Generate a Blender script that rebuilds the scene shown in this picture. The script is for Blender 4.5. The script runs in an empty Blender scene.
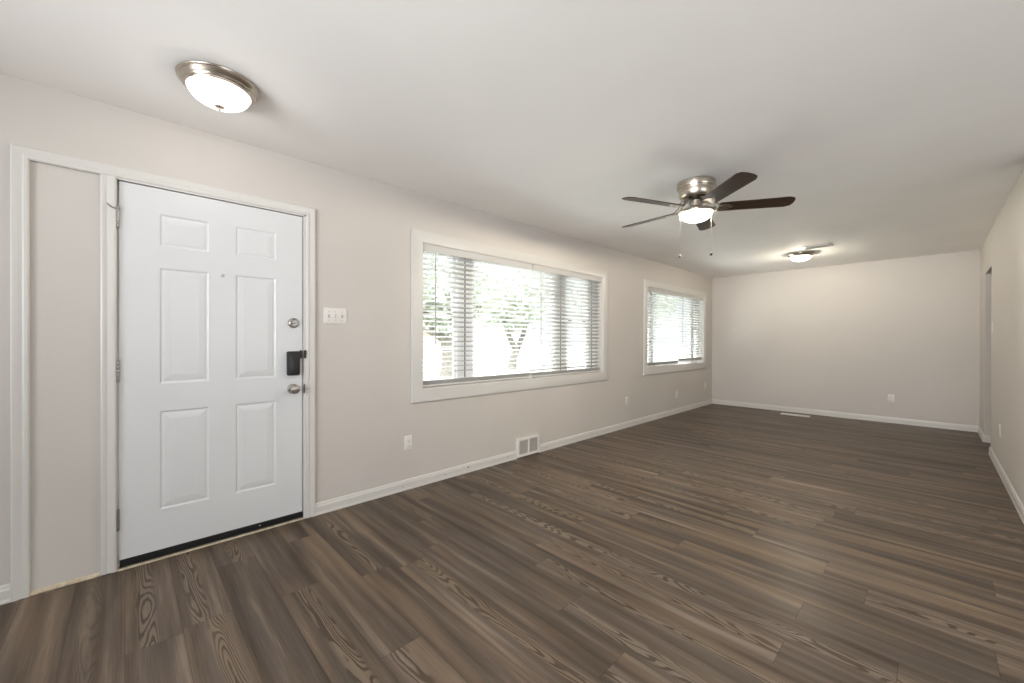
import bpy, math, random
from mathutils import Vector, Matrix

random.seed(7)
S = bpy.context.scene
COL = S.collection

# ------------------------------------------------------------------ camera
CAM = Vector((2.966, 0.0, 1.217))
F_PX, YAW, PIT, ROL = 403.38, math.radians(46.17), math.radians(-0.149), math.radians(0.114)
fw = Vector((-math.sin(YAW)*math.cos(PIT), math.cos(YAW)*math.cos(PIT), math.sin(PIT)))
rt = Vector((math.cos(YAW), math.sin(YAW), 0))
up = rt.cross(fw)
r2 = math.cos(ROL)*rt + math.sin(ROL)*up
u2 = -math.sin(ROL)*rt + math.cos(ROL)*up
cd = bpy.data.cameras.new('camera')
cd.sensor_fit = 'HORIZONTAL'
cd.sensor_width = 36.0
cd.lens = F_PX/1024*36.0
cd.clip_start = 0.02
cd.clip_end = 300
cam = bpy.data.objects.new('camera', cd)
COL.objects.link(cam)
mw = Matrix((r2, u2, -fw)).transposed().to_4x4()
mw.translation = CAM
cam.matrix_world = mw
S.camera = cam

# ------------------------------------------------------------------ light and exposure
S.view_settings.view_transform = 'Standard'
S.view_settings.look = 'None'
S.view_settings.gamma = 1.0
S.view_settings.use_curve_mapping = False
S.view_settings.exposure = 0.31
S.cycles.use_denoising = True
S.cycles.max_bounces = 14
S.cycles.diffuse_bounces = 8
S.cycles.transparent_max_bounces = 24
S.cycles.sample_clamp_indirect = 8.0
S.cycles.caustics_reflective = False
S.cycles.caustics_refractive = False

SKY_STRENGTH = 1.0
SUN_STRENGTH = 5.0
# lamp values are the watts of the bulbs inside the glass
LAMP_NEAR, LAMP_FAR, LAMP_FAN = 6.0, 62.0, 130.0
FILL_REAR, FILL_SIDE = 74.0, 42.0

w = bpy.data.worlds.new('overcast_sky')
S.world = w
w.use_nodes = True
bg = w.node_tree.nodes['Background']
bg.inputs['Color'].default_value = (0.90, 0.96, 1.0, 1)
bg.inputs['Strength'].default_value = SKY_STRENGTH
# overcast sky: about many times brighter overhead than at the horizon
_wt = w.node_tree
_tc = _wt.nodes.new('ShaderNodeTexCoord')
_sp = _wt.nodes.new('ShaderNodeSeparateXYZ')
_mr = _wt.nodes.new('ShaderNodeMapRange')
_mr.interpolation_type = 'SMOOTHSTEP'
for _i, _v in enumerate((0.18, 0.9, 1.1, 14.0)): _mr.inputs[_i+1].default_value = _v
_sc = _wt.nodes.new('ShaderNodeMath')
_sc.operation = 'MULTIPLY'
_sc.inputs[1].default_value = SKY_STRENGTH
_wt.links.new(_tc.outputs['Generated'], _sp.inputs[0])
_wt.links.new(_sp.outputs[2], _mr.inputs[0])
_wt.links.new(_mr.outputs[0], _sc.inputs[0])
_wt.links.new(_sc.outputs[0], bg.inputs['Strength'])

def lamp(name, kind, energy, loc, rot=(0, 0, 0), size=None, color=(1, 1, 1), spread=180):
    d = bpy.data.lights.new(name, kind)
    d.energy = energy
    d.color = color
    if kind == 'AREA':
        d.shape = 'RECTANGLE'
        d.size, d.size_y = size
        d.spread = math.radians(spread)
    if kind == 'SUN':
        d.angle = math.radians(3)
    o = bpy.data.objects.new(name, d)
    o.location = loc
    o.rotation_euler = rot
    COL.objects.link(o)
    return o
# high sun on the front side; the level slats stop its direct rays and throw its light up to the ceiling
lamp('sun', 'SUN', SUN_STRENGTH, (-8, 6, 12), (0, math.radians(-36), math.radians(-15)), color=(1, .97, .92))
# unseen fill lights added behind the camera to brighten the room and ceiling
lamp('rear_fill_light', 'AREA', FILL_REAR, (2.7, -2.72, 1.45), (math.radians(101), 0, math.radians(3)), (2.9, 1.25), (.945, .97, 1.0), 95)
lamp('side_fill_light', 'AREA', FILL_SIDE, (6.52, 1.3, 1.5), (math.radians(140), 0, math.radians(90)), (2.9, 1.25), (.945, .97, 1.0))

# ------------------------------------------------------------------ materials
def mat(name, color, rough=0.5, metal=0.0, spec=0.5, emit=None, estr=0.0):
    m = bpy.data.materials.new(name)
    m.use_nodes = True
    b = m.node_tree.nodes['Principled BSDF']
    b.inputs['Base Color'].default_value = (*color, 1)
    b.inputs['Roughness'].default_value = rough
    b.inputs['Metallic'].default_value = metal
    b.inputs['Specular IOR Level'].default_value = spec
    if emit:
        b.inputs['Emission Color'].default_value = (*emit, 1)
        b.inputs['Emission Strength'].default_value = estr
    return m

class NT:
    """small node helper"""
    def __init__(self, m):
        self.m = m
        self.t = m.node_tree
        self.b = self.t.nodes['Principled BSDF']
    def n(self, typ, **kw):
        nd = self.t.nodes.new(typ)
        for k, v in kw.items():
            setattr(nd, k, v)
        return nd
    def l(self, a, b):
        self.t.links.new(a, b)
    def _in(self, sock, v):
        if isinstance(v, (int, float)):
            sock.default_value = v
        elif isinstance(v, tuple):
            sock.default_value = v
        else:
            self.l(v, sock)
    def math(self, op, a, b=None, c=None, clamp=False):
        nd = self.n('ShaderNodeMath', operation=op, use_clamp=clamp)
        self._in(nd.inputs[0], a)
        if b is not None: self._in(nd.inputs[1], b)
        if c is not None: self._in(nd.inputs[2], c)
        return nd.outputs[0]
    def comb(self, x, y, z):
        nd = self.n('ShaderNodeCombineXYZ')
        for s, v in zip(nd.inputs, (x, y, z)): self._in(s, v)
        return nd.outputs[0]
    def noise(self, vec, scale=1.0, detail=2.0, rough=0.5):
        nd = self.n('ShaderNodeTexNoise')
        self.l(vec, nd.inputs['Vector'])
        nd.inputs['Scale'].default_value = scale
        nd.inputs['Detail'].default_value = detail
        nd.inputs['Roughness'].default_value = rough
        return nd.outputs['Fac']
    def white(self, vec):
        nd = self.n('ShaderNodeTexWhiteNoise', noise_dimensions='3D')
        self.l(vec, nd.inputs['Vector'])
        return nd.outputs['Value']
    def mix(self, fac, a, b, blend='MIX'):
        nd = self.n('ShaderNodeMix', data_type='RGBA', blend_type=blend)
        self._in(nd.inputs[0], fac)
        self._in(nd.inputs[6], a)
        self._in(nd.inputs[7], b)
        return nd.outputs[2]
    def rng(self, v, a, b, c=0.0, d=1.0, smooth=True):
        nd = self.n('ShaderNodeMapRange')
        nd.interpolation_type = 'SMOOTHSTEP' if smooth else 'LINEAR'
        self._in(nd.inputs[0], v)
        for i, x in enumerate((a, b, c, d)): nd.inputs[i+1].default_value = x
        return nd.outputs[0]
    def ramp(self, v, stops):
        nd = self.n('ShaderNodeValToRGB')
        self.l(v, nd.inputs[0])
        e = nd.color_ramp.elements
        while len(e) < len(stops): e.new(0.5)
        for x, (p, c) in zip(e, stops):
            x.position = p
            x.color = (*c, 1)
        return nd.outputs[0]

def paint(name, color, rough=0.6, bump=0.03, scale=260.0, spec=0.35):
    """wall paint: flat colour with a fine roller texture"""
    m = mat(name, color, rough, spec=spec)
    N = NT(m)
    tc = N.n('ShaderNodeTexCoord')
    f = N.noise(tc.outputs['Object'], scale, 2.0)
    bp = N.n('ShaderNodeBump')
    bp.inputs['Strength'].default_value = bump
    bp.inputs['Distance'].default_value = 0.002
    N.l(f, bp.inputs['Height'])
    N.l(bp.outputs[0], N.b.inputs['Normal'])
    g = N.noise(tc.outputs['Object'], 1.3, 2.0)
    c = N.mix(N.rng(g, .35, .65, 0, 1), (*[x*.985 for x in color], 1), (*[min(1, x*1.015) for x in color], 1))
    N.l(c, N.b.inputs['Base Color'])
    return m

def floor_material():
    m = mat('dark_vinyl_plank', (.12, .09, .07), .4)
    N = NT(m)
    tc = N.n('ShaderNodeTexCoord')
    sx = N.n('ShaderNodeSeparateXYZ')
    N.l(tc.outputs['Object'], sx.inputs[0])
    X, Y = sx.outputs[0], sx.outputs[1]
    PW, PL = .176, 1.22
    row = N.math('FLOOR', N.math('DIVIDE', Y, PW))
    fy = N.math('FRACT', N.math('DIVIDE', Y, PW))
    off = N.math('MULTIPLY', N.white(N.comb(row, 3.7, 1.1)), PL)
    xs = N.math('DIVIDE', N.math('ADD', N.math('ADD', X, 40.0), off), PL)
    colm = N.math('FLOOR', xs)
    fx = N.math('FRACT', xs)
    r1 = N.white(N.comb(row, colm, .3))
    r2_ = N.white(N.comb(row, colm, 5.3))
    r3 = N.white(N.comb(row, colm, 9.1))
    # per-plank shifted grain coordinates
    gx = N.math('ADD', X, N.math('MULTIPLY', r1, 37.0))
    gy = N.math('ADD', Y, N.math('MULTIPLY', r2_, 11.0))
    streak = N.noise(N.comb(N.math('MULTIPLY', gx, .9), N.math('MULTIPLY', gy, 17.0), 0.0), 1.0, 3.0, .5)
    fine = N.noise(N.comb(N.math('MULTIPLY', gx, 5.0), N.math('MULTIPLY', gy, 190.0), 0.0), 1.0, 3.0, .6)
    broad = N.noise(N.comb(N.math('MULTIPLY', gx, .7), N.math('MULTIPLY', gy, 9.0), 2.0), 1.0, 1.0, .5)
    # cathedral figure: contour lines of a stretched field, running up the middle of some planks
    cf = N.noise(N.comb(N.math('MULTIPLY', gx, 1.5), N.math('MULTIPLY', gy, 11.0), 7.0), 1.0, 1.0, .4)
    wob = N.noise(N.comb(N.math('MULTIPLY', gx, 12.0), N.math('MULTIPLY', gy, 40.0), 4.0), 1.0, 2.0, .5)
    ph = N.math('ADD', N.math('MULTIPLY', cf, 120.0), N.math('MULTIPLY', wob, 3.5))
    ring = N.math('ADD', N.math('MULTIPLY', N.math('SINE', ph), .5), .5)
    ringm = N.rng(ring, .10, .62, 0, 1)
    cen = N.math('ABSOLUTE', N.math('SUBTRACT', fy, N.math('ADD', .3, N.math('MULTIPLY', r3, .4))))
    band = N.math('MULTIPLY', N.rng(cen, .10, .24, 1.0, 0.0), N.rng(r1, .5, .6, 0.0, 1.0))
    base = N.ramp(streak, [(.30, (.066, .050, .038)), (.48, (.102, .078, .060)), (.60, (.132, .102, .079)), (.72, (.215, .167, .128))])
    tone = N.math('ADD', .80, N.math('MULTIPLY', r2_, .42))
    base = N.mix(1.0, base, N.comb(tone, tone, tone), 'MULTIPLY')
    # warm and grey drifts across a board
    base = N.mix(N.rng(broad, .5, .68, 0, .55), base, (.205, .145, .098, 1))
    base = N.mix(N.rng(broad, .28, .45, .5, 0), base, (.088, .075, .064, 1))
    pale = N.mix(r3, (.215, .172, .134, 1), (.20, .148, .102, 1))
    fig = N.mix(ringm, (.072, .05, .035, 1), pale)
    base = N.mix(N.math('MULTIPLY', band, .72), base, fig)
    fmul = N.rng(fine, .3, .7, .82, 1.12, False)
    base = N.mix(1.0, base, N.comb(fmul, fmul, fmul), 'MULTIPLY')
    # joints
    ey = N.math('MULTIPLY', N.math('MINIMUM', fy, N.math('SUBTRACT', 1.0, fy)), PW)
    ex = N.math('MULTIPLY', N.math('MINIMUM', fx, N.math('SUBTRACT', 1.0, fx)), PL)
    e = N.math('MINIMUM', ex, ey)
    joint = N.rng(e, .0004, .0016, 0.0, 1.0)
    base = N.mix(N.math('MULTIPLY', N.math('SUBTRACT', 1.0, joint), .6), base, (.03, .022, .016, 1))
    N.l(base, N.b.inputs['Base Color'])
    N.l(N.rng(streak, .2, .8, .38, .30, False), N.b.inputs['Roughness'])
    N.b.inputs['Specular IOR Level'].default_value = .08
    bp = N.n('ShaderNodeBump')
    bp.inputs['Strength'].default_value = .18
    bp.inputs['Distance'].default_value = .002
    h = N.math('ADD', N.math('MULTIPLY', fine, .35), joint)
    N.l(h, bp.inputs['Height'])
    N.l(bp.outputs[0], N.b.inputs['Normal'])
    return m

def wood_blade_material():
    m = mat('dark_walnut_blade', (.06, .028, .015), .35)
    N = NT(m)
    tc = N.n('ShaderNodeTexCoord')
    mp = N.n('ShaderNodeMapping')
    mp.inputs['Scale'].default_value = (3, 45, 3)
    N.l(tc.outputs['Object'], mp.inputs[0])
    f = N.noise(mp.outputs[0], 1.0, 4.0, .6)
    N.l(N.ramp(f, [(.3, (.020, .010, .006)), (.7, (.050, .026, .016))]), N.b.inputs['Base Color'])
    return m

def brushed_metal(name, color, rough):
    m = mat(name, color, rough, metal=1.0)
    N = NT(m)
    tc = N.n('ShaderNodeTexCoord')
    mp = N.n('ShaderNodeMapping')
    mp.inputs['Scale'].default_value = (4, 4, 240)
    N.l(tc.outputs['Object'], mp.inputs[0])
    f = N.noise(mp.outputs[0], 1.0, 2.0)
    N.l(N.rng(f, .2, .8, rough*.8, rough*1.25, False), N.b.inputs['Roughness'])
    return m

def glass_material():
    m = bpy.data.materials.new('window_glass')
    m.use_nodes = True
    t = m.node_tree
    t.nodes.clear()
    o = t.nodes.new('ShaderNodeOutputMaterial')
    tr = t.nodes.new('ShaderNodeBsdfTransparent')
    tr.inputs[0].default_value = (.97, .985, .98, 1)
    gl = t.nodes.new('ShaderNodeBsdfGlossy')
    gl.inputs['Roughness'].default_value = .02
    lw = t.nodes.new('ShaderNodeLayerWeight')
    pw = t.nodes.new('ShaderNodeMath'); pw.operation = 'POWER'
    pw.inputs[1].default_value = 5.0
    t.links.new(lw.outputs['Facing'], pw.inputs[0])
    fr = t.nodes.new('ShaderNodeMath'); fr.operation = 'MULTIPLY_ADD'
    fr.inputs[1].default_value = .9
    fr.inputs[2].default_value = .03
    t.links.new(pw.outputs[0], fr.inputs[0])
    mx = t.nodes.new('ShaderNodeMixShader')
    t.links.new(fr.outputs[0], mx.inputs[0])
    t.links.new(tr.outputs[0], mx.inputs[1])
    t.links.new(gl.outputs[0], mx.inputs[2])
    t.links.new(mx.outputs[0], o.inputs[0])
    return m

def lamp_glass(name, strength, color=(1, .97, .92)):
    """lit frosted glass: glows, and lets about half of the bulb's light straight through"""
    m = bpy.data.materials.new(name)
    m.use_nodes = True
    t = m.node_tree
    t.nodes.clear()
    o = t.nodes.new('ShaderNodeOutputMaterial')
    tr = t.nodes.new('ShaderNodeBsdfTransparent')
    em = t.nodes.new('ShaderNodeEmission')
    em.inputs[0].default_value = (*color, 1)
    em.inputs[1].default_value = strength
    mx = t.nodes.new('ShaderNodeMixShader')
    mx.inputs[0].default_value = .5
    t.links.new(tr.outputs[0], mx.inputs[1])
    t.links.new(em.outputs[0], mx.inputs[2])
    t.links.new(mx.outputs[0], o.inputs[0])
    return m

def bulb(parent, loc, watts, color, size=.06):
    o = lamp('bulb', 'POINT', watts, loc, color=color)
    o.data.shadow_soft_size = size
    o.parent = parent
    return o

def speckle(name, c1, c2, scale, rough=.9):
    m = mat(name, c1, rough, spec=.2)
    N = NT(m)
    tc = N.n('ShaderNodeTexCoord')
    f = N.noise(tc.outputs['Object'], scale, 5.0, .65)
    N.l(N.ramp(f, [(.35, c1), (.65, c2)]), N.b.inputs['Base Color'])
    return m

M = {}
M['wall'] = paint('greige_wall_paint', (.575, .543, .51))
M['ceiling'] = paint('white_ceiling_paint', (.92, .90, .875), .8, .05, 120.0, .2)
M['trim'] = paint('white_trim_paint', (.63, .615, .59), .35, .01, 90.0, .5)
M['door'] = paint('white_door_enamel', (.68, .69, .705), .33, .012, 60.0, .5)
M['floor'] = floor_material()
M['nickel'] = brushed_metal('brushed_nickel', (.52, .46, .39), .28)
M['steel'] = brushed_metal('satin_steel', (.40, .375, .345), .3)
M['dark_metal'] = mat('dark_bronze_metal', (.05, .042, .035), .35, 1.0)
M['black'] = mat('black_plastic', (.012, .012, .013), .35)
M['black_rubber'] = mat('black_rubber_sweep', (.004, .004, .004), .75)
M['void'] = mat('dark_gap', (.02, .019, .018), .9)
M['blade'] = wood_blade_material()
M['plate'] = paint('white_plastic_plate', (.72, .70, .67), .3, .005, 50.0)
M['slot'] = mat('outlet_slot_grey', (.30, .28, .26), .5)
M['vinyl'] = paint('white_vinyl_frame', (.88, .88, .87), .4, .005, 50.0)
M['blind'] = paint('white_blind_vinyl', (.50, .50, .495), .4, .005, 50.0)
M['valance'] = paint('shade_grey_valance', (.54, .537, .525), .45, .005, 50.0)  # greyed to hold the shade of the window recess
M['wand'] = mat('clear_grey_wand', (.33, .32, .30), .2)
M['cord'] = mat('blind_cord', (.75, .74, .70), .8)
M['glass'] = glass_material()
WARM = (1, .89, .72)
M['lamp_glass'] = lamp_glass('lit_frosted_glass', 5.0)
M['louver'] = mat('grey_vent_louver', (.50, .48, .45), .5)
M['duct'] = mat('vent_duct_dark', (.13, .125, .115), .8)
M['raw'] = speckle('bare_wood_and_caulk', (.46, .37, .26), (.66, .58, .46), 30.0, .8)
M['nick'] = mat('scuff_brown', (.16, .13, .10), .8)
M['bark'] = speckle('tree_bark', (.15, .13, .11), (.26, .23, .20), 9.0)
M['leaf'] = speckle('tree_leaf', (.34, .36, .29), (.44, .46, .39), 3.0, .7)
M['lawn'] = speckle('lawn_grass', (.19, .20, .15), (.27, .27, .22), 4.0)
M['concrete'] = speckle('pale_bounce_concrete', (.66, .64, .60), (.74, .72, .68), 2.0)
M['pavement'] = speckle('worn_grey_pavement', (.25, .245, .235), (.31, .305, .295), 2.0)
M['brick'] = speckle('pinkish_brick', (.52, .38, .31), (.62, .48, .40), 12.0)
M['shingle'] = speckle('grey_roof_shingle', (.25, .23, .21), (.36, .33, .30), 10.0)
M['hedge'] = speckle('hedge_leaf', (.16, .23, .11), (.30, .36, .20), 5.0, .8)

# ------------------------------------------------------------------ mesh helpers
class MB:
    def __init__(self):
        self.v, self.f = [], []
    def add(self, vs, fs):
        o = len(self.v)
        self.v += [tuple(p) for p in vs]
        self.f += [tuple(i+o for i in q) for q in fs]
        return self
    def box(self, x0, x1, y0, y1, z0, z1):
        vs = [(x, y, z) for x in (x0, x1) for y in (y0, y1) for z in (z0, z1)]
        return self.add(vs, [(0, 1, 3, 2), (4, 6, 7, 5), (0, 4, 5, 1), (2, 3, 7, 6), (0, 2, 6, 4), (1, 5, 7, 3)])
    def lathe(self, prof, c=(0, 0, 0), n=40, axis='z'):
        """prof: (radius, height) from one end to the other; ends with r=0 are closed to a point, else capped"""
        vs, fs = [], []
        k = len(prof)
        for r, h in prof:
            for i in range(n):
                a = 2*math.pi*i/n
                p = (r*math.cos(a), r*math.sin(a), h)
                if axis == 'x': p = (h, r*math.cos(a), r*math.sin(a))
                if axis == 'y': p = (r*math.sin(a), h, r*math.cos(a))
                vs.append((p[0]+c[0], p[1]+c[1], p[2]+c[2]))
        for j in range(k-1):
            for i in range(n):
                i2 = (i+1) % n
                fs.append((j*n+i, j*n+i2, (j+1)*n+i2, (j+1)*n+i))
        fs.append(tuple(reversed(range(n))))
        fs.append(tuple((k-1)*n+i for i in range(n)))
        return self.add(vs, fs)
    def tube(self, pts, rad, n=8):
        pts = [Vector(p) for p in pts]
        rads = rad if isinstance(rad, (list, tuple)) else [rad]*len(pts)
        vs, fs = [], []
        ref = Vector((0, 0, 1))
        for i, p in enumerate(pts):
            d = (pts[min(i+1, len(pts)-1)]-pts[max(i-1, 0)]).normalized()
            if abs(d.dot(ref)) > .95: ref = Vector((1, 0, 0)) if abs(d.x) < .9 else Vector((0, 1, 0))
            a = d.cross(ref).normalized()
            b = d.cross(a)
            for k in range(n):
                t = 2*math.pi*k/n
                vs.append(p+rads[i]*(math.cos(t)*a+math.sin(t)*b))
        for i in range(len(pts)-1):
            for k in range(n):
                k2 = (k+1) % n
                fs.append((i*n+k, i*n+k2, (i+1)*n+k2, (i+1)*n+k))
        fs.append(tuple(reversed(range(n))))
        fs.append(tuple((len(pts)-1)*n+k for k in range(n)))
        return self.add(vs, fs)
    def loops(self, rings, cap0=True, cap1=True):
        """skin a list of equal-length vertex rings"""
        n = len(rings[0])
        vs = [p for r in rings for p in r]
        fs = []
        for j in range(len(rings)-1):
            for i in range(n):
                i2 = (i+1) % n
                fs.append((j*n+i, j*n+i2, (j+1)*n+i2, (j+1)*n+i))
        if cap0: fs.append(tuple(reversed(range(n))))
        if cap1: fs.append(tuple((len(rings)-1)*n+i for i in range(n)))
        return self.add(vs, fs)
    def build(self, name, m, parent=None, smooth=None, bevel=0.0, loc=None):
        import bmesh
        me = bpy.data.meshes.new(name)
        v = self.v
        if loc is not None:
            v = [(a-loc[0], b-loc[1], c-loc[2]) for a, b, c in v]
        me.from_pydata(v, [], self.f)
        bm = bmesh.new()
        bm.from_mesh(me)
        bmesh.ops.remove_doubles(bm, verts=bm.verts, dist=1e-6)
        bmesh.ops.recalc_face_normals(bm, faces=bm.faces)
        bm.to_mesh(me)
        bm.free()
        me.materials.append(m)
        o = bpy.data.objects.new(name, me)
        COL.objects.link(o)
        if loc is not None: o.location = loc
        if parent is not None:
            o.parent = parent
            if loc is None:
                pass
        if smooth:
            for p in me.polygons: p.use_smooth = True
            me.set_sharp_from_angle(angle=math.radians(smooth))
        if bevel:
            b = o.modifiers.new('edge', 'BEVEL')
            b.width = bevel
            b.segments = 2
            b.limit_method = 'ANGLE'
            b.angle_limit = math.radians(40)
        return o

def tag(o, label, cat=None, group=None, kind=None):
    o['label'] = label
    if cat: o['category'] = cat
    if group: o['group'] = group
    if kind: o['kind'] = kind
    return o

def empty(name, loc, rz=0.0):
    o = bpy.data.objects.new(name, None)
    o.location = loc
    o.rotation_euler = (0, 0, rz)
    o.empty_display_size = .1
    COL.objects.link(o)
    return o

def structure(o, label, cat):
    return tag(o, label, cat, kind='structure')

def copy_tree(o, parent=None):
    c = o.copy()
    COL.objects.link(c)
    if parent is not None: c.parent = parent
    for ch in list(o.children):
        copy_tree(ch, c)
    return c

# ------------------------------------------------------------------ room shell
H, W, D = 2.44, 3.407, 8.244
YB = -2.8          # wall behind the camera
XK = 6.6           # far side of the open dining end
YK = 4.3           # where the right wall begins
WT = .16           # outer wall thickness

fb = MB().box(-.001, XK, YB, D, -.12, 0)
structure(fb.build('floor', M['floor']), 'dark brown wood plank floor with streaky grain', 'floor')
structure(MB().box(-WT, XK+.15, YB-.15, D+.15, H, H+.16).build('ceiling', M['ceiling']), 'smooth off-white ceiling over the whole room', 'ceiling')

# openings in the left wall
DY0, DY1, DZ = -.325, .893, 2.066            # door with its side panel
WIN = [(1.797, 4.472, .805, 2.040), (5.645, 7.815, .808, 2.032)]
wl = MB()
def wl_box(y0, y1, z0, z1): wl.box(-WT, 0, y0, y1, z0, z1)
wl_box(YB-.15, DY0, -.12, H)
wl_box(DY0, DY1, DZ, H)
wl_box(DY0, DY1, -.12, -.002)
wl_box(DY1, WIN[0][0], -.12, H)
wl_box(WIN[0][0], WIN[0][1], -.12, WIN[0][2])
wl_box(WIN[0][0], WIN[0][1], WIN[0][3], H)
wl_box(WIN[0][1], WIN[1][0], -.12, H)
wl_box(WIN[1][0], WIN[1][1], -.12, WIN[1][2])
wl_box(WIN[1][0], WIN[1][1], WIN[1][3], H)
wl_box(WIN[1][1], D+.15, -.12, H)
structure(wl.build('wall_left', M['wall']), 'long greige wall holding the front door and both windows', 'wall')
structure(MB().box(0, W+1.4, D, D+.15, -.12, H).build('wall_back', M['wall']), 'plain greige wall at the far end', 'wall')

OY0, OY1, OZ = 6.745, 7.50, 2.033            # doorless opening in the right wall
wr = MB()
wr.box(W, W+.12, YK, OY0, -.0, H)
wr.box(W, W+.12, OY0, OY1, OZ, H)
wr.box(W, W+.12, OY1, D, 0, H)
structure(wr.build('wall_right', M['wall']), 'pale wall at right edge with a doorless opening', 'wall')
# hall behind the opening and the open dining end behind the camera
structure(MB().box(W+1.25, W+1.4, YK+.15, D, 0, H).build('wall_hall', M['wall']), 'greige hall wall beyond the doorless opening', 'wall')
structure(MB().box(W, XK, YK, YK+.15, 0, H).build('wall_dining', M['wall']), 'greige partition at the end of the dining area', 'wall')
ws = MB()
ws.box(XK, XK+.15, YB-.15, -.2, -.12, H); ws.box(XK, XK+.15, 2.8, D+.15, -.12, H)
ws.box(XK, XK+.15, -.2, 2.8, 2.15, H); ws.box(XK, XK+.15, -.2, 2.8, -.12, .85)  # the unglazed opening is added to let more light in
structure(ws.build('wall_side', M['wall']), 'outer dining wall with a wide opening added for light', 'wall')
wf = MB()
wf.box(0, 1.2, YB-.15, YB, -.12, H); wf.box(4.2, XK, YB-.15, YB, -.12, H)
wf.box(1.2, 4.2, YB-.15, YB, 2.15, H); wf.box(1.2, 4.2, YB-.15, YB, -.12, .85)  # opening out of view, added for the light it lets in
structure(wf.build('wall_front', M['wall']), 'wall behind the viewer with a wide opening added for light', 'wall')

# baseboards: bevelled profile with a small shoe, as an extruded section
BH = .083
PROF = [(0, 0), (.0155, 0), (.0155, .010), (.0125, .016), (.0125, .058), (.0095, .066), (.0075, .078), (.003, BH), (0, BH)]
def board(name, a, b, nrm, label, parent=None, mitre=(0, 0)):
    a, b, nrm = Vector(a), Vector(b), Vector(nrm)
    d = (b-a).normalized()
    r0 = [a+nrm*u+d*(u*mitre[0])+Vector((0, 0, v)) for u, v in PROF]
    r1 = [b+nrm*u+d*(u*mitre[1])+Vector((0, 0, v)) for u, v in PROF]
    o = MB().loops([r0, r1]).build(name, M['trim'], parent)
    if label: structure(o, label, 'baseboard')
    return o
VY0, VY1 = 2.905, 3.243                       # floor-level wall register interrupts the baseboard
bl = board('baseboard_left', (0, DY1+.058, 0), (0, VY0, 0), (1, 0, 0), 'white baseboard between front door and wall register')
for k, (y, z, r) in enumerate([(1.62, .035, .005), (2.03, .040, .0045), (2.28, .052, .008), (2.78, .040, .005)]):
    MB().lathe([(r, 0), (r*.8, .0012)], (.0124, y, z), 12, 'x').build('nail_mark', M['nick'], bl, 40)
bl2 = board('baseboard_left_far', (0, VY1, 0), (0, D, 0), (1, 0, 0), 'white baseboard from wall register to far corner', mitre=(0, -1))
for (y, z, r) in [(3.36, .035, .006), (4.35, .035, .005)]:
    MB().lathe([(r, 0), (r*.8, .0012)], (.0124, y, z), 12, 'x').build('nail_mark', M['nick'], bl2, 40)
b0 = board('baseboard_left_near', (0, YB, 0), (0, DY0-.058, 0), (1, 0, 0), 'short white baseboard left of the front door')
for (y, z, r) in [(-.405, .105, .0035)]:
    pass
board('baseboard_back', (0, D, 0), (W, D, 0), (0, -1, 0), 'white baseboard along the far end wall', mitre=(1, -1))
board('baseboard_right', (W, YK, 0), (W, OY0, 0), (-1, 0, 0), 'white baseboard on right wall before the opening')
bj = MB()
for a, b, nrm, mi in [((W, OY1, 0), (W, D, 0), (-1, 0, 0), (-1, -1)), ((W, OY1, 0), (W+.12, OY1, 0), (0, -1, 0), (-1, 0))]:
    a, b, nrm = Vector(a), Vector(b), Vector(nrm)
    d = (b-a).normalized()
    bj.loops([[a+nrm*u+d*(u*mi[0])+Vector((0, 0, v)) for u, v in PROF], [b+nrm*u+d*(u*mi[1])+Vector((0, 0, v)) for u, v in PROF]])
structure(bj.build('baseboard_right_far', M['trim']), 'white baseboard between the opening and far corner', 'baseboard')

# ------------------------------------------------------------------ front door, its casing and side panel
CW = .057
CASE = [(0, 0), (0, .010), (.006, .014), (.016, .014), (.022, .0105), (.030, .0115), (.040, .017), (.052, .018), (CW, .015), (CW, 0)]
def casing_u(y0, y1, zt, w, prof):
    k = w/prof[-1][0]
    rings = []
    for (y, z, dy, dz) in [(y0, 0, -1, 0), (y0, zt, -1, 1), (y1, zt, 1, 1), (y1, 0, 1, 0)]:
        rings.append([(v, y+u*k*dy, z+u*k*dz) for u, v in prof])
    return rings
t1 = MB().loops(casing_u(DY0, DY1, DZ, CW, CASE)).build('trim_1', M['trim'], smooth=30)
structure(t1, 'white moulded casing around front door and side panel', 'door casing')
# jamb liners that close the wall opening, with the stop behind the leaf
jb = MB()
jb.box(-WT, .0085, .8765, DY1+.001, 0, DZ)
jb.box(-WT, .0085, -.030, DY1, DZ-.0085, DZ+.001)
jb.box(-WT, -.050, -.030, .8765, 2.040, DZ-.0085)
jb.box(-WT, -.050, .862, .8765, 0, 2.05)
jb.box(-WT, -.050, -.030, -.012, 0, 2.05)
jb.build('door_jamb', M['trim'], t1)
MY0, MY1 = -.090, -.032
k = (MY1-MY0)/CW
rings = [[(v, MY0+u*k, z) for u, v in CASE] for z in (0.004, DZ)]
MB().loops(rings).build('mullion_casing', M['trim'], t1, smooth=30)
MB().box(-WT, 0, MY0, -.0285, 0, DZ).build('mullion_post', M['trim'], t1)
sp = MB()
sp.box(-WT, -.004, DY0, MY0, .014, DZ)
sp.build('side_panel', M['wall'], t1)['label'] = 'greige painted panel filling the sidelight opening'
tb = MB()
rnd = random.Random(3)
ys = [DY0+(MY0-DY0)*i/14 for i in range(15)]
r0 = [[(-.03, y, -.002), (.006+rnd.uniform(-.0015, .002), y, -.002), (.006+rnd.uniform(-.001, .001), y, .007), (-.0035, y, .019+rnd.uniform(-.004, .003)), (-.03, y, .019)] for y in ys]
tb.loops(r0)
tb.build('bare_panel_edge', M['raw'], t1)['label'] = 'unpainted yellowish edge under the side panel'
th = MB().box(-.05, .012, -.03, .8765, -.004, .007)
structure(th.build('trim_2', M['raw'], bevel=.002), 'thin pale threshold strip under the front door', 'threshold')

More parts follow.
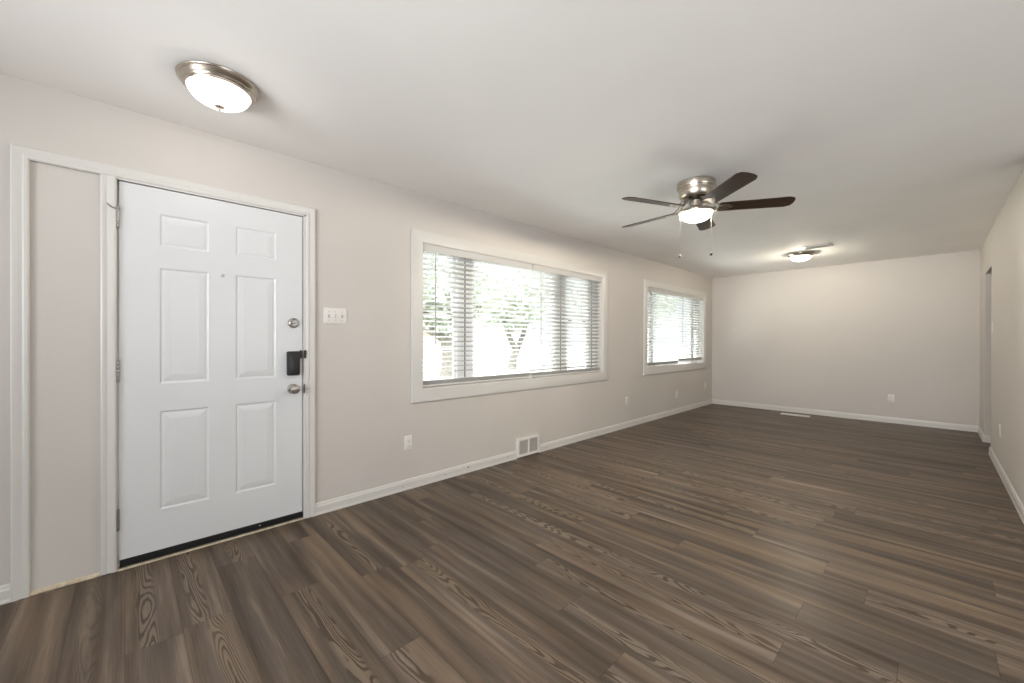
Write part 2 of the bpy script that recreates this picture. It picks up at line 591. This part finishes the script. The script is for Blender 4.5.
# door leaf: six raised panels pressed into the sheet
LY0, LY1, LZ0, LZ1 = -.0215, .8715, .052, 2.0525
door = empty('door_1', (0, LY0, LZ0))
structure(door, 'white six panel front door with black keypad lock', 'door')
cols = [(.138, .362), (.490, .714)]
rows = [(.272, .822), (.972, 1.618), (1.735, 1.917)]
lf = MB()
FX = -.001
ys = sorted({LY0, LY1, *[v for c in cols for v in c]})
zs = sorted({LZ0, LZ1, *[v for r in rows for v in r]})
def is_panel(y0, y1, z0, z1):
    return (y0, y1) in cols and (z0, z1) in rows
for i in range(len(ys)-1):
    for j in range(len(zs)-1):
        y0, y1, z0, z1 = ys[i], ys[i+1], zs[j], zs[j+1]
        if not is_panel(y0, y1, z0, z1):
            lf.add([(FX, y0, z0), (FX, y1, z0), (FX, y1, z1), (FX, y0, z1)], [(0, 1, 2, 3)])
        else:
            rr = []
            for ins, dx in [(0, 0), (.004, -.001), (.009, -.0046), (.016, -.0046), (.023, -.0026), (.044, -.0005), (.048, .0)]:
                rr.append([(FX+dx, y0+ins, z0+ins), (FX+dx, y1-ins, z0+ins), (FX+dx, y1-ins, z1-ins), (FX+dx, y0+ins, z1-ins)])
            lf.loops(rr, cap0=False, cap1=True)
XB = -.046
lf.add([(XB, LY0, LZ0), (XB, LY1, LZ0), (XB, LY1, LZ1), (XB, LY0, LZ1)], [(3, 2, 1, 0)])
for seg, const, which in [(ys, LZ0, 'z'), (ys, LZ1, 'z'), (zs, LY0, 'y'), (zs, LY1, 'y')]:
    for a, b in zip(seg[:-1], seg[1:]):
        if which == 'z':
            lf.add([(FX, a, const), (FX, b, const), (XB, b, const), (XB, a, const)], [(0, 1, 2, 3)])
        else:
            lf.add([(FX, const, a), (FX, const, b), (XB, const, b), (XB, const, a)], [(0, 1, 2, 3)])
DL = Vector((0, LY0, LZ0))
def dpart(mb, name, m, parent=door, smooth=None, bevel=0.0):
    """part given in room coordinates, stored relative to the door's base"""
    mb.v = [(a-DL.x, b-DL.y, c-DL.z) for a, b, c in mb.v]
    return mb.build(name, m, parent, smooth, bevel)
dpart(lf, 'leaf', M['door'])
sw = MB().box(-.040, .0015, LY0+.001, LY1-.001, .0125, LZ0)
sw.box(.0015, .006, LY0+.001, LY1-.001, .028, LZ0-.006)
dpart(sw, 'door_sweep', M['black_rubber'])['label'] = 'black rubber sweep'
dpart(MB().lathe([(.003, 0), (.003, .0015)], (.006, .62, .036), 10, 'x'), 'sweep_screw', M['plate'])
# hinges
for i, zc in enumerate((1.860, 1.050, .267)):
    hb = MB()
    for kk in range(5):
        z0 = zc-.052+kk*.0208
        hb.lathe([(.0062, z0+.0006), (.0068, z0+.002), (.0068, z0+.0188), (.0062, z0+.0202)], (.0072, -.0265, 0), 14)
    hb.lathe([(.004, zc+.052), (.0075, zc+.053), (.0075, zc+.056), (.002, zc+.0585)], (.0072, -.0265, 0), 12)
    hb.lathe([(.002, zc-.0575), (.006, zc-.055), (.006, zc-.052), (.004, zc-.0515)], (.0072, -.0265, 0), 12)
    hb.box(-.02, .0012, -.0265, -.0220, zc-.051, zc+.051)
    hg = dpart(hb, 'hinge', M['steel'], smooth=35)
    if i == 0:
        st = MB().tube([(.0072, -.0265, 1.912), (.018, -.036, 1.905), (.030, -.046, 1.902), (.036, -.056, 1.908), (.038, -.066, 1.918)], [.0045, .004, .0038, .0036, .0036], 10)
        st.lathe([(.0055, 1.904), (.0095, 1.906), (.0095, 1.913), (.0055, 1.915)], (.0072, -.0265, 0), 14)
        dpart(st, 'hinge_pin_stop', M['steel'], smooth=40)
# peephole
dpart(MB().lathe([(.0085, -.001), (.0085, .003), (.0065, .0042), (.0060, .0025), (.0045, .0022), (.0, .0030)], (0, .427, 1.605), 24, 'x'), 'peephole', M['steel'], smooth=30)
# deadbolt: rose with thumb turn
db = dpart(MB().lathe([(.033, -.001), (.033, .004), (.029, .010), (.024, .013), (.022, .0125), (.0, .0128)], (0, .8155, 1.331), 36, 'x'), 'deadbolt', M['steel'], smooth=35)
tt = MB().box(.012, .026, .8155-.017, .8155+.017, 1.331-.0055, 1.331+.0055)
t_o = dpart(tt, 'thumb_turn', M['steel'], bevel=.003)
# keypad lock body with latch to the jamb
kp = MB()
KY0, KY1, KZ0, KZ1 = .775, .8515, .981, 1.142
def rrect(y0, y1, z0, z1, r, x, n=6):
    pts = []
    for cy, cz, a0 in [(y1-r, z1-r, 0), (y0+r, z1-r, 90), (y0+r, z0+r, 180), (y1-r, z0+r, 270)]:
        for q in range(n+1):
            a = math.radians(a0+90*q/n)
            pts.append((x, cy+r*math.cos(a), cz+r*math.sin(a)))
    return pts
kp.loops([rrect(KY0, KY1, KZ0, KZ1, .010, -.001), rrect(KY0, KY1, KZ0, KZ1, .010, .020), rrect(KY0+.003, KY1-.003, KZ0+.003, KZ1-.003, .009, .026), rrect(KY0+.008, KY1-.008, KZ0+.008, KZ1-.008, .006, .028)])
kpo = dpart(kp, 'smart_lock', M['black'], smooth=35)
kpo['label'] = 'black lock housing'
dpart(MB().lathe([(.011, .0275), (.011, .031), (.009, .032), (0, .032)], (0, (KY0+KY1)/2, KZ0+.038), 24, 'x'), 'lock_button', M['black'], smooth=35)
dpart(MB().box(.0275, .0285, KY0+.028, KY0+.050, KZ0+.033, KZ0+.036), 'button_mark', mat('grey_mark', (.35, .35, .35), .4))
la = MB().box(.002, .012, KY1-.002, .868, 1.112, 1.126)
la.box(.0, .016, .853, .865, 1.094, 1.148)
dpart(la, 'latch_arm', M['black'], bevel=.001)
MB().box(.0080, .020, .879, .889, 1.094, 1.148).build('latch_keeper', M['black'], t1, bevel=.001)
MB().box(.0080, .0115, .8775, .8835, .855, .918).build('strike_plate', M['dark_metal'], t1)
# knob
kn = MB().lathe([(.033, -.001), (.033, .004), (.029, .009), (.018, .011), (.0125, .014), (.0115, .026), (.014, .031), (.024, .036), (.0285, .044), (.029, .052), (.026, .060), (.018, .0655), (.011, .067), (.0, .0665)], (0, .813, .890), 40, 'x')
dpart(kn, 'door_knob', M['steel'], smooth=40)

# ------------------------------------------------------------------ windows
def pane(mb, x, y0, y1, z0, z1):
    return mb.box(x-.002, x+.002, y0, y1, z0, z1)
def frame_ring(mb, x0, x1, y0, y1, z0, z1, t):
    mb.box(x0, x1, y0, y1, z0, z0+t); mb.box(x0, x1, y0, y1, z1-t, z1)
    mb.box(x0, x1, y0, y0+t, z0+t, z1-t); mb.box(x0, x1, y1-t, y1, z0+t, z1-t)

FLAT = [(0, -.002), (0, .0135), (.0015, .0165), (.094, .0180), (.0985, .0165), (.100, .013), (.100, -.002)]
def make_window(idx, dims, secs, label):
    """secs: (kind, y0, y1) across the opening; kind 'hung' or 'fixed' or 'mull'"""
    y0, y1, z0, z1 = dims
    rings = []
    for (y, z, dy, dz) in [(y0, z0, -1, -1.05), (y0, z1, -1, .92), (y1, z1, 1, .92), (y1, z0, 1, -1.05)]:
        rings.append([(v, y+u*dy, z+u*dz) for u, v in FLAT])
    rings.append(rings[0])
    win = empty('window_%d' % idx, (0, y0, z0))
    structure(win, label, 'window')
    def part(mb, name, m, smooth=None, bevel=0.0, parent=None):
        mb.v = [(a, b-y0, c-z0) for a, b, c in mb.v]
        return mb.build(name, m, parent or win, smooth, bevel)
    part(MB().loops(rings, False, False), 'casing', M['trim'], smooth=30)
    jl = MB()                                  # painted reveal
    t = .006
    jl.box(-.098, .012, y0, y0+t, z0, z1); jl.box(-.098, .012, y1-t, y1, z0, z1)
    jl.box(-.098, .012, y0, y1, z1-t, z1); jl.box(-.098, .0135, y0, y1, z0, z0+.010)
    part(jl, 'reveal', M['trim'])
    fr = MB()
    frame_ring(fr, -.158, -.098, y0+.001, y1-.001, z0+.001, z1-.001, .026)
    gaps = MB()  # dark strips painting the shadow in the frame gaps
    panes, sashes, rails = [], [], []
    for kind, a, b in secs:
        if kind == 'mull':
            fr.box(-.158, -.100, a, b, z0+.026, z1-.026)
            c = (a+b)/2
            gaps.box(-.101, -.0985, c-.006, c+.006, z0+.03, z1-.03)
        else:
            za, zb = z0+.026, z1-.026
            if kind == 'hung':
                zm = (za+zb)/2+.02
                sa = MB(); frame_ring(sa, -.152, -.132, a, b, zm-.018, zb, .034)
                sb = MB(); frame_ring(sb, -.131, -.108, a, b, za, zm+.018, .034)
                sa.box(-.150, -.136, a+.03, b-.03, (zm+zb)/2-.008, (zm+zb)/2+.008)
                sb.box(-.128, -.112, a+.03, b-.03, (zm+za)/2-.008, (zm+za)/2+.008)
                sashes += [sa, sb]
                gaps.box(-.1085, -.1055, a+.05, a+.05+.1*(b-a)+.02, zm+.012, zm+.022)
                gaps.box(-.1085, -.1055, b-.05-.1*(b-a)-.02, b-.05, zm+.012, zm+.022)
                panes.append(pane(MB(), -.143, a+.032, b-.032, zm+.014, zb-.032))
                panes.append(pane(MB(), -.120, a+.032, b-.032, za+.032, zm-.014))
            else:
                sa = MB(); frame_ring(sa, -.150, -.112, a, b, za, zb, .024)
                sashes.append(sa)
                panes.append(pane(MB(), -.133, a+.022, b-.022, za+.022, zb-.022))
    part(fr, 'frame', M['vinyl'])
    part(gaps, 'gap_shadow', M['duct'])
    for s in sashes: part(s, 'sash', M['vinyl'])
    for p_ in panes: part(p_, 'glass_pane', M['glass'])
    return win
make_window(1, WIN[0], [('hung', 1.824, 2.235), ('mull', 2.236, 2.412), ('fixed', 2.413, 3.638), ('mull', 3.639, 3.850), ('hung', 3.851, 4.300), ('mull', 4.301, 4.445)],
            'wide three section window nearest the front door, white flat casing')
make_window(2, WIN[1], [('hung', 5.672, 5.96), ('mull', 5.961, 6.05), ('fixed', 6.051, 7.49), ('mull', 7.491, 7.60), ('hung', 7.601, 7.788)],
            'smaller looking far window near the room corner, white flat casing')

# ------------------------------------------------------------------ blinds
def slat_section(xc, zc, depth, crown, th, tilt, n=6):
    """closed outline of one crowned slat in x,z"""
    top, bot = [], []
    for i in range(n+1):
        u = -1+2*i/n
        x = u*depth/2
        z = crown*(1-u*u)
        top.append((x, z+th/2)); bot.append((x, z-th/2))
    pts = top+bot[::-1]
    c, s = math.cos(tilt), math.sin(tilt)
    return [(xc+x*c-z*s, zc+x*s+z*c) for x, z in pts]

def make_blind(y0, y1, ztop, zbot, wand_y, label, tilt=math.radians(11), stacked=2):
    yc = (y0+y1)/2
    o = empty('venetian_blind', (-.045, yc, zbot))
    tag(o, label, 'window blind', 'white slatted blinds')
    def part(mb, name, m, smooth=None, bevel=0.0):
        mb.v = [(a+.045, b-yc, c-zbot) for a, b, c in mb.v]
        return mb.build(name, m, o, smooth, bevel)
    XC, PITCH = -.046, .0445
    va = MB()
    va.loops([[(-.012, y, ztop-.062), (-.002, y, ztop-.060), (.001, y, ztop-.050), (-.001, y, ztop-.040), (.001, y, ztop-.012), (.001, y, ztop-.001), (-.012, y, ztop)] for y in (y0+.002, y1-.002)])
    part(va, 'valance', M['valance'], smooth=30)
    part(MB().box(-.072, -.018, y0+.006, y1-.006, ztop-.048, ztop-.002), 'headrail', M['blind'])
    sl = MB()
    z = ztop-.062-.010
    zr = zbot+.022
    while z > zr+.010+stacked*.006+.018:
        sec = slat_section(XC, z, .050, .0035, .0028, tilt)
        sl.loops([[(x, y, zz) for x, zz in sec] for y in (y0+.006, y1-.006)])
        z -= PITCH
    for q in range(stacked):
        sec = slat_section(XC, zr+.004+q*.0065, .050, .0030, .0028, 0)
        sl.loops([[(x, y, zz) for x, zz in sec] for y in (y0+.006, y1-.006)])
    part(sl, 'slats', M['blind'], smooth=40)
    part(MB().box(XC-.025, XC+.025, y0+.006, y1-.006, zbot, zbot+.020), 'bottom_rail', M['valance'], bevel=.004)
    cd_ = MB()
    L = y1-y0
    for fr_ in (.12, .5, .88):
        yy = y0+L*fr_
        for xx in (XC-.0262, XC+.0262):
            cd_.tube([(xx, yy, ztop-.05), (xx, yy, zbot+.02)], .0009, 6)
    part(cd_, 'ladder_cords', M['cord'])
    wd = MB().tube([(-.0035, wand_y, ztop-.062), (-.003, wand_y, ztop-.10), (-.002, wand_y, 1.20)], .0042, 8)
    wd.lathe([(.0042, 1.175), (.0055, 1.185), (.0055, 1.20), (.0042, 1.202)], (-.002, wand_y, 0), 8)
    part(wd, 'tilt_wand', M['wand'], smooth=40)
    return o
R = math.radians
ZT1, ZT2 = WIN[0][3]-.0062, WIN[1][3]-.0062
make_blind(1.806, 3.152, ZT1, .818, 1.935, 'long white blind, left half of the window nearest the door', R(12), 5)
make_blind(3.160, 4.464, ZT1, .818, 3.290, 'long white blind, right half of the window nearest the door', R(24), 4)
make_blind(5.654, 6.795, ZT2, .826, 5.760, 'white blind on left half of the far window, bottom rail lower', R(24), 5)
make_blind(6.803, 7.806, ZT2, .862, 6.920, 'white blind on right half of the far window, bottom rail higher', R(24), 4)

# ------------------------------------------------------------------ switch plates and outlets (built facing +x, then turned)
def plate_mesh(w_, h_, t=.006):
    a = []
    for ins, x in [(0, -.001), (0, .0025), (.0025, t-.0008), (.005, t)]:
        a.append(rrect(-w_/2+ins, w_/2-ins, -h_/2+ins, h_/2-ins, .004, x, 3))
    return MB().loops(a)
def screw(mb, y, z, x=.0058, r=.0032):
    return mb.lathe([(r, x-.001), (r, x+.0006), (r*.6, x+.001)], (0, y, z), 12, 'x')
def make_switch(n, loc, rz, label):
    o = empty('light_switch', loc, rz)
    tag(o, label, 'light switch')
    wd = .070+.046*(n-1)
    plate_mesh(wd, .116).build('wall_plate', M['plate'], o, 35)
    for i in range(n):
        y = (i-(n-1)/2)*.046
        MB().box(.0052, .0066, y-.0053, y+.0053, -.012, .012).build('toggle_slot', M['slot'], o)
        tg = MB()
        s = 1 if i != 1 else -1
        tg.loops([[(.005, y-.0045, -.006), (.005, y+.0045, -.006), (.005, y+.0045, .006), (.005, y-.0045, .006)],
                  [(.018, y-.0035, s*.007-.003), (.018, y+.0035, s*.007-.003), (.018, y+.0035, s*.007+.003), (.018, y-.0035, s*.007+.003)]])
        tg.build('toggle', M['plate'], o)
        for zz in (.030, -.030):
            screw(MB(), y, zz).build('screw', M['slot'], o, 40)
    return o
def outlet_proto():
    o = empty('wall_outlet', (0, 0, 0))
    plate_mesh(.072, .116).build('wall_plate', M['plate'], o, 35)
    for s in (1, -1):
        zc = s*.0195
        ring = []
        for x, k_ in [(.005, 1.0), (.0072, 1.0), (.0076, .95)]:
            pts = []
            for q in range(24):
                a = 2*math.pi*q/24
                pts.append((x, .0168*k_*math.cos(a), zc+max(-.0135, min(.0135, .0168*math.sin(a)))*k_))
            ring.append(pts)
        rc = MB().loops(ring).build('receptacle', M['plate'], o, 35)
        sl = MB()
        sl.box(.0070, .0079, -.0075, -.0053, zc-.002, zc+.0075)
        sl.box(.0070, .0079, .0053, .0075, zc-.001, zc+.0065)
        sl.lathe([(.0026, .0070), (.0026, .0079)], (0, 0, zc-.0075), 12, 'x')
        sl.build('slots', M['slot'], rc)
    screw(MB(), 0, 0).build('screw', M['slot'], o, 40)
    return o
make_switch(3, (0, 1.090, 1.389), 0, 'white triple switch plate right of the front door')
make_switch(1, (W, 6.572, 1.368), math.pi, 'small white switch on right wall beside the opening')
op = outlet_proto()
spots = [((0, 1.673, .380), 0, 'white wall outlet between front door and nearer window'),
         ((0, 5.083, .370), 0, 'white wall outlet low between the two windows'),
         ((0, 6.678, .315), 0, 'white wall outlet directly below the far window'),
         ((0, 7.910, .378), 0, 'white wall outlet nearest the far left corner'),
         ((2.545, D, .366), -math.pi/2, 'white wall outlet alone on the far end wall'),
         ((W, 5.866, .392), math.pi, 'white wall outlet on the right wall')]
for i, (loc, rz, lab) in enumerate(spots):
    o = op if i == 0 else copy_tree(op)
    o.location = loc
    o.rotation_euler = (0, 0, rz)
    tag(o, lab, 'wall outlet', 'wall outlets')

# ------------------------------------------------------------------ registers and ceiling vent
vr = empty('wall_register', (0, (VY0+VY1)/2, 0))
tag(vr, 'white two panel register at the foot of left wall', 'air vent')
hw = (VY1-VY0)/2
vf = MB()
def vq(y0, y1, z0, z1, d0=.004, d1=.026):
    vf.box(d0-.004, d1, y0, y1, z0, z1)
vq(-hw, hw, .010, .036); vq(-hw, hw, .178, .200); vq(-hw, -hw+.030, .036, .178); vq(hw-.030, hw, .036, .178); vq(-.011, .011, .036, .178)
vf.build('face_frame', M['plate'], vr, bevel=.003)
MB().box(0, .006, -hw+.028, hw-.028, .034, .180).build('duct_back', M['duct'], vr)
for s in (-1, 1):
    ya, yb = sorted((s*.011, s*(hw-.030)))
    lv = MB()
    for q in range(15):
        z = .041+q*.0094
        lv.loops([[(.010, y, z+.0045), (.021, y, z-.001), (.022, y, z+.0006), (.011, y, z+.0062)] for y in (ya, yb)])
    lv.build('louver_bank', M['louver'], vr)

fr_ = empty('floor_register', (1.412, 7.94, 0))
tag(fr_, 'white metal floor register in front of far wall', 'air vent')
fm = MB()
hx, hy = .197, .075
fm.box(-hx, hx, -hy, -hy+.022, 0, .006); fm.box(-hx, hx, hy-.022, hy, 0, .006)
fm.box(-hx, -hx+.025, -hy+.022, hy-.022, 0, .006); fm.box(hx-.025, hx, -hy+.022, hy-.022, 0, .006)
fm.build('face_frame', M['plate'], fr_, bevel=.002)
fl = MB()
for q in range(24):
    x = -hx+.031+q*.0145
    fl.box(x, x+.0125, -hy+.022, hy-.022, .001, .005)
fl.build('grille_bars', M['plate'], fr_)
MB().box(-hx+.024, hx-.024, -hy+.021, hy-.021, 0, .0008).build('duct_opening', M['duct'], fr_)

cv = empty('ceiling_vent', (1.925, 6.45, H), math.radians(-8))
tag(cv, 'small slatted ceiling vent just beyond the far ceiling light', 'air vent')
cf = MB()
hx, hy = .155, .085
cf.box(-hx, hx, -hy, -hy+.018, -.009, .001); cf.box(-hx, hx, hy-.018, hy, -.009, .001)
cf.box(-hx, -hx+.018, -hy+.018, hy-.018, -.009, .001); cf.box(hx-.018, hx, -hy+.018, hy-.018, -.009, .001)
cf.build('face_frame', M['plate'], cv, bevel=.002)
MB().box(-hx+.017, hx-.017, -hy+.017, hy-.017, -.0015, .001).build('duct_opening', M['void'], cv)
cb = MB()
for q in range(6):
    y = -hy+.028+q*.0225
    cb.loops([[(x, y, -.002), (x, y+.009, -.010), (x, y+.011, -.0095), (x, y+.002, -.0015)] for x in (-hx+.018, hx-.018)])
cb.build('louver_blades', M['louver'], cv)

# ------------------------------------------------------------------ flush ceiling lights
def make_flush(loc, watts, color, label):
    o = empty('ceiling_light', loc)
    tag(o, label, 'ceiling light', 'dome ceiling lights')
    pan = MB().lathe([(.160, .001), (.1625, -.004), (.161, -.009), (.1575, -.011), (.157, -.014), (.150, -.024), (.146, -.030), (.142, -.031), (.140, -.036), (.137, -.040), (.132, -.041), (.1305, -.044), (.127, -.045), (.124, -.040), (.124, -.02)], n=72)
    pan.build('metal_pan', M['nickel'], o, 25)
    prof = [(.1255, -.036)]
    for q in range(1, 15):
        a = math.pi/2*q/14
        prof.append((.1255*math.cos(a) if q < 14 else .004, -.036-.074*math.sin(a)))
    MB().lathe(prof, n=64).build('glass_dome', M['lamp_glass'], o, 60)
    bulb(o, (0, 0, -.064), watts, color, .04)
    MB().lathe([(.004, -.1075), (.0205, -.1085), (.0205, -.112), (.011, -.1155), (.006, -.118), (.0065, -.123), (.005, -.128), (.001, -.130)], n=24).build('finial', M['nickel'], o, 40)
    return o
make_flush((.607, .327, H), LAMP_NEAR, (1, .97, .92), 'brushed nickel dome ceiling light near the front door')
make_flush((1.685, 6.83, H), LAMP_FAR, WARM, 'dome ceiling light at the far end, beyond the fan')

# ------------------------------------------------------------------ ceiling fan
FC = Vector((1.697, 3.190, H))
fan = empty('ceiling_fan', FC)
tag(fan, 'nickel hugger ceiling fan with five dark wood blades and lit bowl', 'ceiling fan')
def zl(z): return z-H
MB().lathe([(.134, .001), (.137, -.003), (.137, -.040), (.134, -.048), (.128, -.050), (.1265, -.056), (.1265, -.070), (.124, -.092), (.117, -.112), (.112, -.120), (.104, -.124), (.06, -.125)], n=64).build('motor_housing', M['nickel'], fan, 30)
MB().lathe([(.085, -.124), (.088, -.127), (.088, -.139), (.080, -.143), (.05, -.144)], n=48).build('flywheel', M['dark_metal'], fan, 30)
MB().lathe([(.046, -.143), (.046, -.185), (.052, -.192), (.055, -.206)], n=40).build('switch_housing', M['nickel'], fan, 30)
MB().lathe([(.054, -.204), (.085, -.208), (.118, -.214), (.132, -.219), (.1355, -.225), (.1355, -.235), (.131, -.240), (.119, -.239), (.116, -.234)], n=56).build('light_pan', M['nickel'], fan, 30)
prof = [(.1165, -.235)]
for q in range(1, 15):
    a = math.pi/2*q/14
    prof.append((.1165*math.cos(a) if q < 14 else .003, -.238-.068*math.sin(a)))
MB().lathe(prof, n=56).build('glass_bowl', M['lamp_glass'], fan, 60)
bulb(fan, (0, 0, -.2445), LAMP_FAN, WARM, .008)

def blade_bracket():
    mb = MB()
    for s in (-1, 1):                           # two curved arms from the flywheel down to the blade root
        mb.tube([(.080, s*.010, -.136), (.100, s*.014, -.140), (.122, s*.022, -.158), (.142, s*.032, -.184), (.165, s*.036, -.1985), (.205, s*.028, -.2035)], [.006, .0055, .005, .005, .0045, .004], 8)
    # plate under the blade root
    out = []
    for z in (-.2075, -.2045):
        out.append([(.150, -.040, z), (.172, -.045, z), (.215, -.036, z), (.250, -.012, z), (.258, 0, z), (.250, .012, z), (.215, .036, z), (.172, .045, z), (.150, .040, z), (.158, 0, z)])
    mb.loops(out)
    for x, y in ((.178, -.028), (.178, .028), (.238, 0)):
        mb.lathe([(.0045, -.2072), (.0045, -.2095), (.002, -.2105)], (x, y, 0), 10)
    return mb
def blade_shape():
    rt_, tp = .158, .662
    out = []
    hw0, hw1 = .060, .068
    top = []
    pts = [(rt_, -hw0+.012), (rt_+.012, -hw0), (tp-.045, -hw1), (tp-.012, -hw1+.016), (tp, -hw1+.045), (tp, hw1-.045), (tp-.012, hw1-.016), (tp-.045, hw1), (rt_+.012, hw0), (rt_, hw0-.012)]
    for z in (-.2035, -.1975):
        out.append([(x, y, z) for x, y in pts])
    return MB().loops(out)
PITCHA = math.radians(12)
def pitched(mb):
    """turn about the blade's own long axis at blade height: right-hand edge (looking outward) up"""
    c, s = math.cos(PITCHA), math.sin(PITCHA)
    zz = -.2005
    res = []
    for x, y, z in mb.v:
        t = 0.0 if x < .10 else min(1.0, (x-.10)/.05)
        if t >= 1.0:
            dz = z-zz
            res.append((x, y*c+dz*s, zz-y*s+dz*c))
        else:
            dz = z-zz
            y2, z2 = y*c+dz*s, zz-y*s+dz*c
            res.append((x, y+(y2-y)*t, z+(z2-z)*t))
    mb.v = res
    return mb
bk0 = pitched(blade_bracket()).build('blade_bracket', M['nickel'], fan, 35)
bd0 = pitched(blade_shape()).build('blade', M['blade'], fan, bevel=.0015)
for i in range(5):
    a = math.radians(31+72*i)
    for src in (bk0, bd0):
        o = src if i == 0 else src.copy()
        if i:
            COL.objects.link(o)
            o.parent = fan
        o.rotation_euler = (0, 0, a)
# pull chains: beaded cord with a fob
camr = Vector((.693, .721, 0))
for s, zend, rr in ((.118, 1.891, .0013), (-.124, 1.873, .0005)):
    p0 = camr*s
    ch = MB().tube([(p0.x, p0.y, -.222), (p0.x, p0.y, zl(zend)+.012)], rr, 6)
    ch_o = ch.build('pull_chain', M['steel'], fan)
    MB().lathe([(.002, zl(zend)+.014), (.007, zl(zend)+.008), (.010, zl(zend)), (.008, zl(zend)-.010), (.002, zl(zend)-.015)], (p0.x, p0.y, 0), 16).build('chain_fob', M['dark_metal'] if s > 0 else M['duct'], ch_o, 50)

# ------------------------------------------------------------------ outside, seen through the blinds
GZ = -.45
g = MB().box(-17.5, -WT-.02, -30, 60, GZ-.2, GZ)
structure(g.build('ground_lawn', M['lawn']), 'front lawn outside the windows', 'lawn')
structure(MB().box(-3.6, -WT-.06, -2, D+3, GZ-.02, GZ+.04).build('ground_bounce_slab', M['concrete']), 'pale concrete slab added to bounce light up into the room', 'bounce slab')  # out of sight, added to throw outdoor light up at the ceiling
structure(MB().box(-60, -17.5, -40, 90, GZ-.2, GZ-.02).build('ground_street', M['pavement']), 'pale sunlit street and drive beyond the lawn', 'street')
structure(MB().box(-WT-.6, XK+.7, YB-.7, D+.7, H+.16, H+.36).build('roof_slab', M['shingle']), 'roof over the room', 'roof')

def make_tree(base, trunk_pts, rads, limbs, crown, nleaf, label, seed, leaf=.16):
    rg = random.Random(seed)
    t = empty('shade_tree', base)
    tag(t, label, 'tree', 'trees in the front yard')
    wb = MB().tube(trunk_pts, rads, 12)
    for pts, rr in limbs: wb.tube(pts, rr, 9)
    wb.build('trunk', M['bark'], t, 60)
    lb = MB()
    for _ in range(nleaf):
        cx, cy, cz, R_ = crown[rg.randrange(len(crown))]
        while True:
            p = Vector((rg.uniform(-1, 1), rg.uniform(-1, 1), rg.uniform(-1, 1)))
            if .25 < p.length < 1: break
        p = Vector((cx, cy, cz))+p*R_
        n = Vector((rg.uniform(-1, 1), rg.uniform(-1, 1), rg.uniform(-.3, 1))).normalized()
        a = n.orthogonal().normalized()
        b = n.cross(a)
        q = leaf*rg.uniform(.6, 1.3)
        lb.add([p-a*q, p+b*q*.5+n*q*.1, p+a*q, p-b*q*.5+n*q*.1], [(0, 1, 2, 3)])
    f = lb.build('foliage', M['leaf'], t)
    f['kind'] = 'stuff'
    return t
make_tree((-12.6, 10.75, GZ), [(0, 0, -.05), (.02, .02, .5), (0, 0, 1.3), (-.05, .05, 1.75)], [.33, .26, .25, .30],
          [([(0, 0, 1.6), (-.6, -.45, 2.3), (-1.3, -1.0, 3.2)], [.2, .15, .1]), ([(0, 0, 1.6), (.4, .75, 2.4), (.8, 1.6, 3.6)], [.22, .16, .1]), ([(0, 0, 1.6), (.1, -.9, 2.0), (.1, -2.1, 2.5)], [.15, .11, .07])],
          [(0, 0, 4.3, 1.8), (-.7, -1.2, 3.8, 1.3), (.6, 1.2, 4.0, 1.3), (.1, -.2, 2.9, 1.1)], 2400, 'stout forked tree seen through left section of the nearer window', 11)
make_tree((-14.3, 16.6, GZ), [(0, 0, -.05), (.02, .05, .6), (.1, .25, 1.1)], [.30, .25, .22],
          [([(.1, .25, 1.0), (.30, .60, 2.0), (.5, 1.0, 3.6)], [.2, .15, .1]), ([(.1, .25, 1.0), (-.10, -.10, 1.8), (-.35, -.55, 3.2)], [.19, .14, .1])],
          [(.2, .2, 4.5, 2.0), (.8, 1.6, 4.3, 1.6), (-.7, -1.0, 4.0, 1.6), (.2, .0, 3.3, 1.2)], 2600, 'leaning forked tree seen through middle section of the nearer window', 12)
make_tree((-9.5, 21.0, GZ), [(0, 0, -.05), (0, .03, 1.0), (.05, .05, 2.0)], [.24, .2, .18],
          [([(.05, .05, 1.8), (.5, .7, 3.0), (.9, 1.3, 4.2)], [.15, .11, .07]), ([(.05, .05, 1.8), (-.6, -.5, 3.1), (-1.0, -.9, 4.0)], [.15, .11, .07])],
          [(0, 0, 4.4, 2.2), (.8, 1.4, 4.0, 1.6), (-.9, -1.1, 4.0, 1.7)], 2000, 'slimmer tree farther along the yard beyond the far window', 13)
# neighbour's low brick house across the street
nh = empty('house', (-36, 14, GZ))
tag(nh, 'low brick house with grey gable roof across the street', 'house')
MB().box(-4, 4, -9, 9, 0, 2.7).build('wall', M['brick'], nh)
MB().loops([[(-4.6, y, 2.65), (4.6, y, 2.65), (4.6, y, 2.8), (0, y, 4.7), (-4.6, y, 2.8)] for y in (-9.5, 9.5)]).build('roof', M['shingle'], nh)
for yy in (-6.0, -2.5, 4.5):
    wf_ = MB(); frame_ring(wf_, 3.98, 4.06, yy-.9, yy+.9, .9, 2.2, .1)
    wo = wf_.build('window', M['vinyl'], nh)
    MB().box(3.99, 4.02, yy-.8, yy+.8, 1.0, 2.1).build('pane', mat('house_pane', (.12, .14, .16), .1), wo)
MB().box(3.98, 4.05, .6, 1.6, 0, 2.1).build('door', M['door'], nh)
